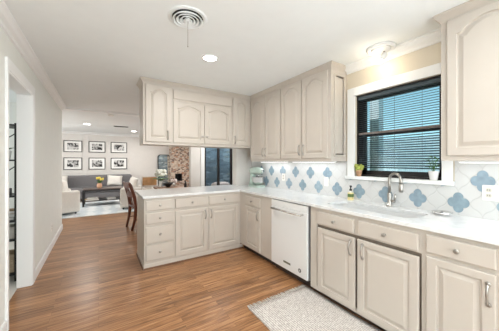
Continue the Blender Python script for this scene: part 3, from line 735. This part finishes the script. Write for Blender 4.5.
MB().lathe([(.2, 0), (.2, .03), (.15, .06)], seg=20).build('foot', M_black, ps)

# ------------------------------------------------------------------ living room
fp = thing('fireplace', 'mixed brown brick chimney wall with a dark firebox in the living room', 'fireplace', (3.05, 10.40, 0))
FXa, FXb, FZa, FZb = -.30, 0, .52, .84
w = MB().box(-.45, -.21, 0, FXa, .2195, CZ - .001).box(FXb, -.21, 0, .60, .2195, CZ - .001).box(FXa, -.21, 0, FXb, .2195, FZa).box(FXa, -.21, FZb, FXb, .2195, CZ - .001).box(FXa, .1, FZa, FXb, .2195, FZb)
w.build('chimney', M_stone, fp)
w = MB().box(FXa, -.2, FZa, FXb, .1, FZa + .01).box(FXa, .09, FZa, FXb, .1, FZb).box(FXa, -.2, FZb - .01, FXb, .1, FZb).box(FXa, -.2, FZa, FXa + .01, .1, FZb).box(FXb - .01, -.2, FZa, FXb, .1, FZb)
w.build('firebox', M_black, fp)
# mirror
mr = thing('floor_mirror', 'tall black framed mirror with rounded top leaning on the far wall', 'mirror', (2.37, 10.50, 0))
def archp(hw_, h, r, n=8):
    return [(-hw_, 0), (hw_, 0)] + [(hw_ - r + r * math.cos(PI / 2 * k / n), h - r + r * math.sin(PI / 2 * k / n)) for k in range(n + 1)] + [(-hw_ + r - r * math.sin(PI / 2 * k / n), h - r + r * math.cos(PI / 2 * k / n)) for k in range(n + 1)]
fn = lambda a, b, c: (a, c + b * .045, b)
MB().prism(archp(.26, 1.66, .1), -.03, .0, [[(x * .86, z + .035) for x, z in archp(.26, 1.59, .09)]], fn=fn).build('frame', M_black, mr)
MB().prism([(x * .87, z + .034) for x, z in archp(.26, 1.592, .09)], -.018, -.012, fn=fn).build('mirror_glass', M_mirror, mr)

# pictures
px = [(-1.055, -.51), (-.315, .215), (.395, .955)]
lab = ['left', 'middle', 'right']
for r, (z0, z1, rn) in enumerate(((1.70, 2.115, 'upper'), (1.06, 1.50, 'lower'))):
    for i, (x0, x1) in enumerate(px):
        t = thing('framed_picture', 'dark framed black and white photograph, %s one of the %s row on the far wall' % (lab[i], rn), 'picture', ((x0 + x1) / 2, 10.62, (z0 + z1) / 2), 0, 'framed photographs on the far wall')
        hw_, hh = (x1 - x0) / 2, (z1 - z0) / 2
        q = .022
        MB().prism([(-hw_, -hh), (hw_, -hh), (hw_, hh), (-hw_, hh)], 0, .03, [[(-hw_ + q, -hh + q), (hw_ - q, -hh + q), (hw_ - q, hh - q), (-hw_ + q, hh - q)]], fn=lambda a, b, c: (a, -c, b)).build('frame', M_dark, t)
        MB().box(-hw_ + q, -.014, -hh + q, hw_ - q, -.001, hh - q).build('mat_board', M_glassw, t)
        MB().box(-hw_ * .62, -.016, -hh * .56, hw_ * .62, -.014, hh * .56).build('print', art_mat(r * 3 + i), t)

def cushion(name, label, cat, loc, rot, w_, h_, th, m, group=None, parent=None):
    w = MB(); n = 10; ring = []
    def P(i, j, s):
        u = i / n * 2 - 1; v_ = j / n * 2 - 1
        f = max(0, (1 - u ** 4) * (1 - v_ ** 4)) ** .5
        k = 1 - .07 * (1 - abs(u)) * (v_ * v_)
        return (u * w_ / 2 * (1 - .06 * (1 - v_ * v_)), s * th / 2 * f, v_ * h_ / 2 * (1 - .06 * (1 - u * u)))
    for s in (1, -1):
        w.add([P(i, j, s) for j in range(n + 1) for i in range(n + 1)], [(j * (n + 1) + i, j * (n + 1) + i + 1, (j + 1) * (n + 1) + i + 1, (j + 1) * (n + 1) + i) for j in range(n) for i in range(n)], 0, True)
    o = w.build(name, m, parent); o.location = loc; o.rotation_euler = rot
    if label: tag(o, label, cat, group)
    return o
# sofa
sf = thing('sofa', 'long grey fabric sofa below the framed photographs', 'sofa', (-.45, 10.05, 0))
MB().box(-1.55, -.45, .10, 1.55, .42, .30).build('frame', M_sofa, sf, bevel=.02)
for k in range(3): MB().box(-1.36 + k * .91, -.48, .305, -1.36 + (k + 1) * .91 - .01, .22, .46).build('seat_cushion', M_sofa, sf, bevel=.04)
MB().box(-1.55, .20, .28, 1.55, .46, .86).build('backrest', M_sofa, sf, bevel=.06)
for s in (-1, 1): MB().box(s * 1.37, -.48, .12, s * 1.58, .44, .62).build('armrest', M_sofa, sf, bevel=.05)
for sx in (-1.45, 1.45):
    for sy in (-.38, .36): MB().lathe([(.02, 0), (.028, .1)], (sx, sy, 0), 10).build('leg', M_black, sf)
cushion('throw_pillow', 'white striped pillow on the right of the grey sofa', 'pillow', (.50, 9.98, .66), (-.35, .1, .1), .5, .40, .15, M_linen)
cushion('throw_pillow', 'white pillow leaning on the left of the grey sofa', 'pillow', (-1.12, 9.98, .68), (-.35, 0, .2), .5, .44, .16, M_linen)
# armchairs
def armchair(label, x, y, rz):
    t = thing('armchair', label, 'armchair', (x, y, .012), rz, 'cream armchairs by the coffee table')
    MB().box(-.40, -.40, .05, .42, .40, .36).build('base', M_linen, t, bevel=.03)
    MB().box(-.18, -.26, .365, .44, .26, .48).build('seat_cushion', M_linen, t, bevel=.04)
    R = []
    MB().box(-.44, -.42, .05, -.19, .42, .78).build('backrest', M_linen, t, bevel=.06)
    for s in (-1, 1): MB().box(-.30, s * .27, .05, .42, s * .43, .60).build('armrest', M_linen, t, bevel=.05)
    for sx in (-.34, .34):
        for sy in (-.33, .33): MB().lathe([(.018, 0), (.022, .051)], (sx, sy, 0), 10).build('leg', M_black, t)
    return t
armchair('cream armchair at the left end of the coffee table', -.93, 7.72, math.radians(20))
armchair('cream armchair at the right end of the coffee table', .98, 7.76, math.radians(170))
cushion('throw_pillow', 'rumpled white pillow in the left cream armchair', 'pillow', (-.78, 7.78, .67), (-.2, .1, 1.4), .46, .42, .16, M_linen)
cushion('throw_pillow', 'white pillow in the right cream armchair', 'pillow', (.88, 7.78, .68), (-.15, .1, -1.3), .48, .42, .16, M_linen)
th = MB()
R = []
for k in range(9):
    a = k / 8; y = -.22 + .44 * a
    R.append([(-.16, y, -.20 + .01 * math.sin(9 * a)), (-.145, y, -.0), (-.10, y, .022), (.10, y, .022 + .006 * math.sin(8 * a)), (.15, y, .0), (.165, y, -.25), (.150, y, -.25), (.137, y, -.01), (.09, y, .008), (-.09, y, .008), (-.135, y, -.01), (-.147, y, -.20)])
th.rings(R, 0, True)
o = th.build('throw_blanket', mat('mauve_grey_knit', (.30, .27, .28), .95)); o.location = (1.285, 7.71, .798); o.rotation_euler = (0, 0, math.radians(170))
tag(o, 'grey knitted throw draped over the right cream armchair', 'blanket')
# living room rug
tag(MB().box(-1.9, 7.05, 0.0005, 1.75, 9.5, .012).build('area_rug', M_rug2), 'pale blue patterned area rug under the coffee table', 'rug')
# coffee table
ctb = thing('coffee_table', 'black metal coffee table with lower shelf before the grey sofa', 'coffee table', (.12, 8.75, .012))
MB().box(-.52, -.30, .49, .52, .30, .515).build('tabletop', mat('dark_wood_top', (.10, .07, .06), .3), ctb, bevel=.003)
MB().box(-.50, -.28, .15, .50, .28, .17).build('shelf', M_black, ctb)
for sx in (-1, 1):
    for sy in (-1, 1): MB().box(sx * .50 - .026, sy * .28 - .026, 0, sx * .50 + .026, sy * .28 + .026, .49).build('leg', M_black, ctb)
for sy in (-1, 1): MB().box(-.47, sy * .28 - .012, .445, .47, sy * .28 + .012, .49).build('rail', M_black, ctb)
def book(label, x, y, z, w_, d_, h_, rz, mc):
    t = thing('book', label, 'book', (x, y, z), rz)
    MB().box(-w_ / 2, -d_ / 2, 0, w_ / 2, d_ / 2, .003).box(-w_ / 2, -d_ / 2, h_ - .003, w_ / 2, d_ / 2, h_).box(-w_ / 2, -d_ / 2, 0, -w_ / 2 + .003, d_ / 2, h_).build('cover', mc, t)
    MB().box(-w_ / 2 + .003, -d_ / 2 + .005, .003, w_ / 2 - .005, d_ / 2 - .005, h_ - .003).build('pages', M_glassw, t)
book('tan book lying lowest in the pile on the coffee table shelf', -.17, 8.62, .182, .34, .25, .04, .1, M_tan)
book('cream book on top of the pile on the coffee table shelf', -.15, 8.62, .222, .28, .21, .035, -.1, M_linen)
book('white book lying alone at the right of the coffee table shelf', .33, 8.62, .182, .24, .2, .045, .2, M_glassw)
vs = thing('flower_vase', 'peach vase of yellow tulips on the coffee table', 'vase', (.02, 8.78, .527))
MB().lathe([(.05, 0), (.075, .04), (.07, .11), (.045, .15), (.04, .15), (.06, .10), (.005, .01)], seg=20).build('vase', M_peach, vs)
w = MB(); l2 = MB(); fl = MB()
for k in range(11):
    a = k * 2.4; top = (.10 * math.cos(a) * (.4 + .6 * (k % 3) / 2), .10 * math.sin(a), .27 + .05 * ((k * 7) % 5) / 4)
    w.tube([(0, 0, .08), top], .004, 5); fl.ball(top, .03, seg=8, rn=6, sc=(.8, .8, 1.25))
    leaf(l2, (0, 0, .13), (math.cos(a + 1), math.sin(a + 1), 1.2), .19, .022)
w.build('stems', M_leaf, vs); l2.build('leaves', M_leaf, vs); fl.build('blossoms', M_yellow, vs)

# ------------------------------------------------------------------ dining area
dt = thing('dining_table', 'brown wooden dining table behind the peninsula', 'dining table', (1.40, 5.22, 0))
MB().box(-.31, -.72, .72, .31, .73, .755).build('tabletop', M_wood, dt, bevel=.006)
for sx in (-.25, .25):
    for sy in (-.65, .65): MB().box(sx - .035, sy - .035, 0, sx + .035, sy + .035, .72).build('leg', M_wood, dt)
MB().prism([(-.27, -.67), (.27, -.67), (.27, .67), (-.27, .67)], .64, .7201, [[(-.25, -.65), (.25, -.65), (.25, .65), (-.25, .65)]]).build('apron', M_wood, dt)
ch = thing('dining_chair', 'dark reddish wooden chair with curved back at the end of the peninsula', 'chair', (.755, 5.33, 0), math.radians(9))
for s in (-1, 1):
    y = s * .20
    MB().tube([(-.24, y * .95, 0), (-.19, y, .22), (-.17, y, .45), (-.20, y, .65), (-.27, y, .88), (-.30, y, .93)], [.021, .028, .034, .034, .032, .026], 8).build('leg', M_mahog, ch)
    MB().tube([(.22, y, 0), (.20, y, .45)], [.014, .021], 8).build('leg', M_mahog, ch)
MB().prism(rrect(-.20, -.22, .24, .22, .03), .43, .465).build('seat', M_mahog, ch, bevel=.006)
for z, x in ((.89, -.285), (.70, -.215)):
    w = MB()
    R = []
    for k in range(9):
        q = k / 8 * 2 - 1; xx = x - .03 * (1 - q * q)
        R.append([(xx - .01, q * .21, z - .055), (xx + .014, q * .21, z - .055), (xx + .004, q * .21, z + .055), (xx - .02, q * .21, z + .055)])
    w.rings(R, 0, False)
    w.build('back_rail', M_mahog, ch)
for y in (-.09, 0, .09): MB().tube([(-.19, y, .46), (-.24, y, .70), (-.305, y, .88)], .009, 6).build('spindle', M_mahog, ch)
w = MB()
for s in (-1, 1): w.tube([(-.20, s * .2, .2), (.21, s * .2, .2)], .009, 6)
w.tube([(0, -.2, .2), (0, .2, .2)], .009, 6); w.build('stretcher', M_mahog, ch)
# second chair: pale frame, tan back
c2 = thing('dining_chair', 'pale framed chair with tan wooden backrest at the dining table', 'chair', (1.11, 6.78, 0), 0)
for sx in (-1, 1):
    MB().tube([(sx * .18, -.20, 0), (sx * .18, -.20, .46), (sx * .18, -.25, .97)], .018, 8).build('leg', M_linen, c2)
    MB().tube([(sx * .18, .18, 0), (sx * .18, .18, .44)], .018, 8).build('leg', M_linen, c2)
MB().prism(rrect(-.21, -.22, .21, .21, .04), .43, .48).build('seat', M_linen, c2, bevel=.01)
MB().box(-.17, -.262, .74, .17, -.238, .95).build('backrest', M_oak, c2, bevel=.004)
MB().box(-.19, -.265, .945, .19, -.23, .98).build('back_rail', M_linen, c2, bevel=.006)
MB().box(-.17, -.235, .70, .17, -.215, .735).build('back_rail', M_linen, c2, bevel=.006)
# table flowers
fv = thing('flower_vase', 'white vase of pale blossoms and green leaves on the dining table', 'vase', (1.21, 5.72, .755))
MB().lathe([(.04, 0), (.05, .02), (.035, .09), (.045, .15), (.04, .15), (.03, .09), (.004, .02)], seg=18).build('vase', M_glassw, fv)
w = MB(); l2 = MB()
for k in range(22):
    a = k * 2.4; rr = .11 * math.sqrt((k + .5) / 22)
    w.ball((rr * math.cos(a) * 1.0, rr * math.sin(a), .33 + .05 * math.cos(k)), .042, seg=8, rn=6, wob=.5)
for k in range(16):
    a = k * 2.4; leaf(l2, (0, 0, .15), (math.cos(a), math.sin(a), .55), .23, .035)
w.build('blossoms', M_cream2, fv); l2.build('leaves', M_leaf, fv)
bw = thing('bowl', 'small dark bowl on the dining table beside the vase', 'bowl', (1.37, 5.68, .755))
MB().lathe([(.04, 0), (.045, .01), (.11, .08), (.12, .10), (.112, .10), (.04, .02), (.004, .018)], seg=24).build('dish', M_black, bw)
MB().lathe([(.04, -.0), (.04, .004)], seg=12).build('foot', M_black, bw)
bq = thing('blossom_cluster', 'small glass jar of white pink blossoms on the dining table', 'flowers', (1.54, 5.82, .755))
MB().lathe([(.03, 0), (.035, .04), (.025, .08)], seg=14).build('jar', M_glassw, bq)
w = MB()
for k in range(12):
    a = k * 2.4; w.ball((.05 * math.cos(a), .05 * math.sin(a), .12 + .03 * math.sin(k)), .028, seg=7, rn=5, wob=.5)
w.build('blossoms', mat('blush_petals', (.80, .70, .66), .8), bq)
bt = thing('bottle', 'small black bottle standing on the dining table', 'bottle', (1.66, 5.3, .755))
MB().lathe([(.03, 0), (.032, .08), (.012, .12), (.012, .17)], seg=14).build('body', M_black, bt)
MB().lathe([(.014, .17), (.014, .185)], seg=12).build('cap', M_tan, bt)

# ------------------------------------------------------------------ side room shelf
sh = thing('shelf_unit', 'open black metal shelf unit seen through the left doorway', 'shelf', (-1.005, 3.80, .006))
for x in (-.22, .22):
    for y in (-.16, .16): MB().box(x - .009, y - .009, 0, x + .009, y + .009, 1.77).build('post', M_black, sh)
levels = (.07, .45, .66, .94, 1.345, 1.74)
for z in levels: MB().box(-.235, -.175, z, .235, .175, z + .016).build('shelf_board', M_black, sh)
for z0, z1 in ((1.37, 1.74), (.96, 1.345), (.47, .66)): MB().tube([(-.22, .16, z0), (.22, .16, z1)], .006, 6).build('cross_brace', M_black, sh)
ZS = lambda i: levels[i] + .0225
def basket(label, x, y, z, r, h, m):
    t = thing('basket', label, 'basket', (x, y, z))
    MB().prism(rrect(-r, -r * .8, r, r * .8, .03), 0, h, [rrect(-r + .012, -r * .8 + .012, r - .012, r * .8 - .012, .02)]).add([], []).build('body', m, t, bevel=.002)
    MB().prism(rrect(-r + .012, -r * .8 + .012, r - .012, r * .8 - .012, .02), .002, .01).build('bottom', m, t)
basket('white storage bin on the second lowest board of the black shelf unit', -.93, 3.80, ZS(1), .14, .13, M_linen)
basket('woven basket on the lowest board of the black shelf unit', -.93, 3.80, ZS(0), .14, .2, M_basket)
bx = thing('ornament', 'small black box shaped ornament on the black shelf unit', 'ornament', (-.90, 3.72, ZS(3)))
MB().box(-.06, -.04, 0, .06, .04, .08).box(-.02, -.03, .08, .03, .03, .10).build('body', M_black, bx, bevel=.006)
MB().lathe([(.028, .0), (.028, .03), (.02, .032)], (0, -.04, .04), 16, axis='y').build('lens', M_grey, bx)
for i in range(3):
    book(['lowest grey book', 'middle white book', 'topmost tan book'][i] + ' of the stack on the black shelf unit', -.93, 3.78, ZS(2) + i * .035, .24, .2, .034, .1 * i, [M_grey, M_glassw, M_tan][i])
tr_ = thing('trailing_plant', 'small white pot with green leaves high on the black shelf unit', 'plant', (-.90, 3.75, ZS(4)))
MB().lathe([(.045, 0), (.06, .10), (.055, .10), (.04, .08), (.003, .08)], seg=20).build('pot', M_glassw, tr_)
w = MB()
for k in range(14): a = k * 2.4; leaf(w, (0, 0, .09), (math.cos(a), math.sin(a), .9), .11, .02)
w.build('foliage', M_leaf, tr_)
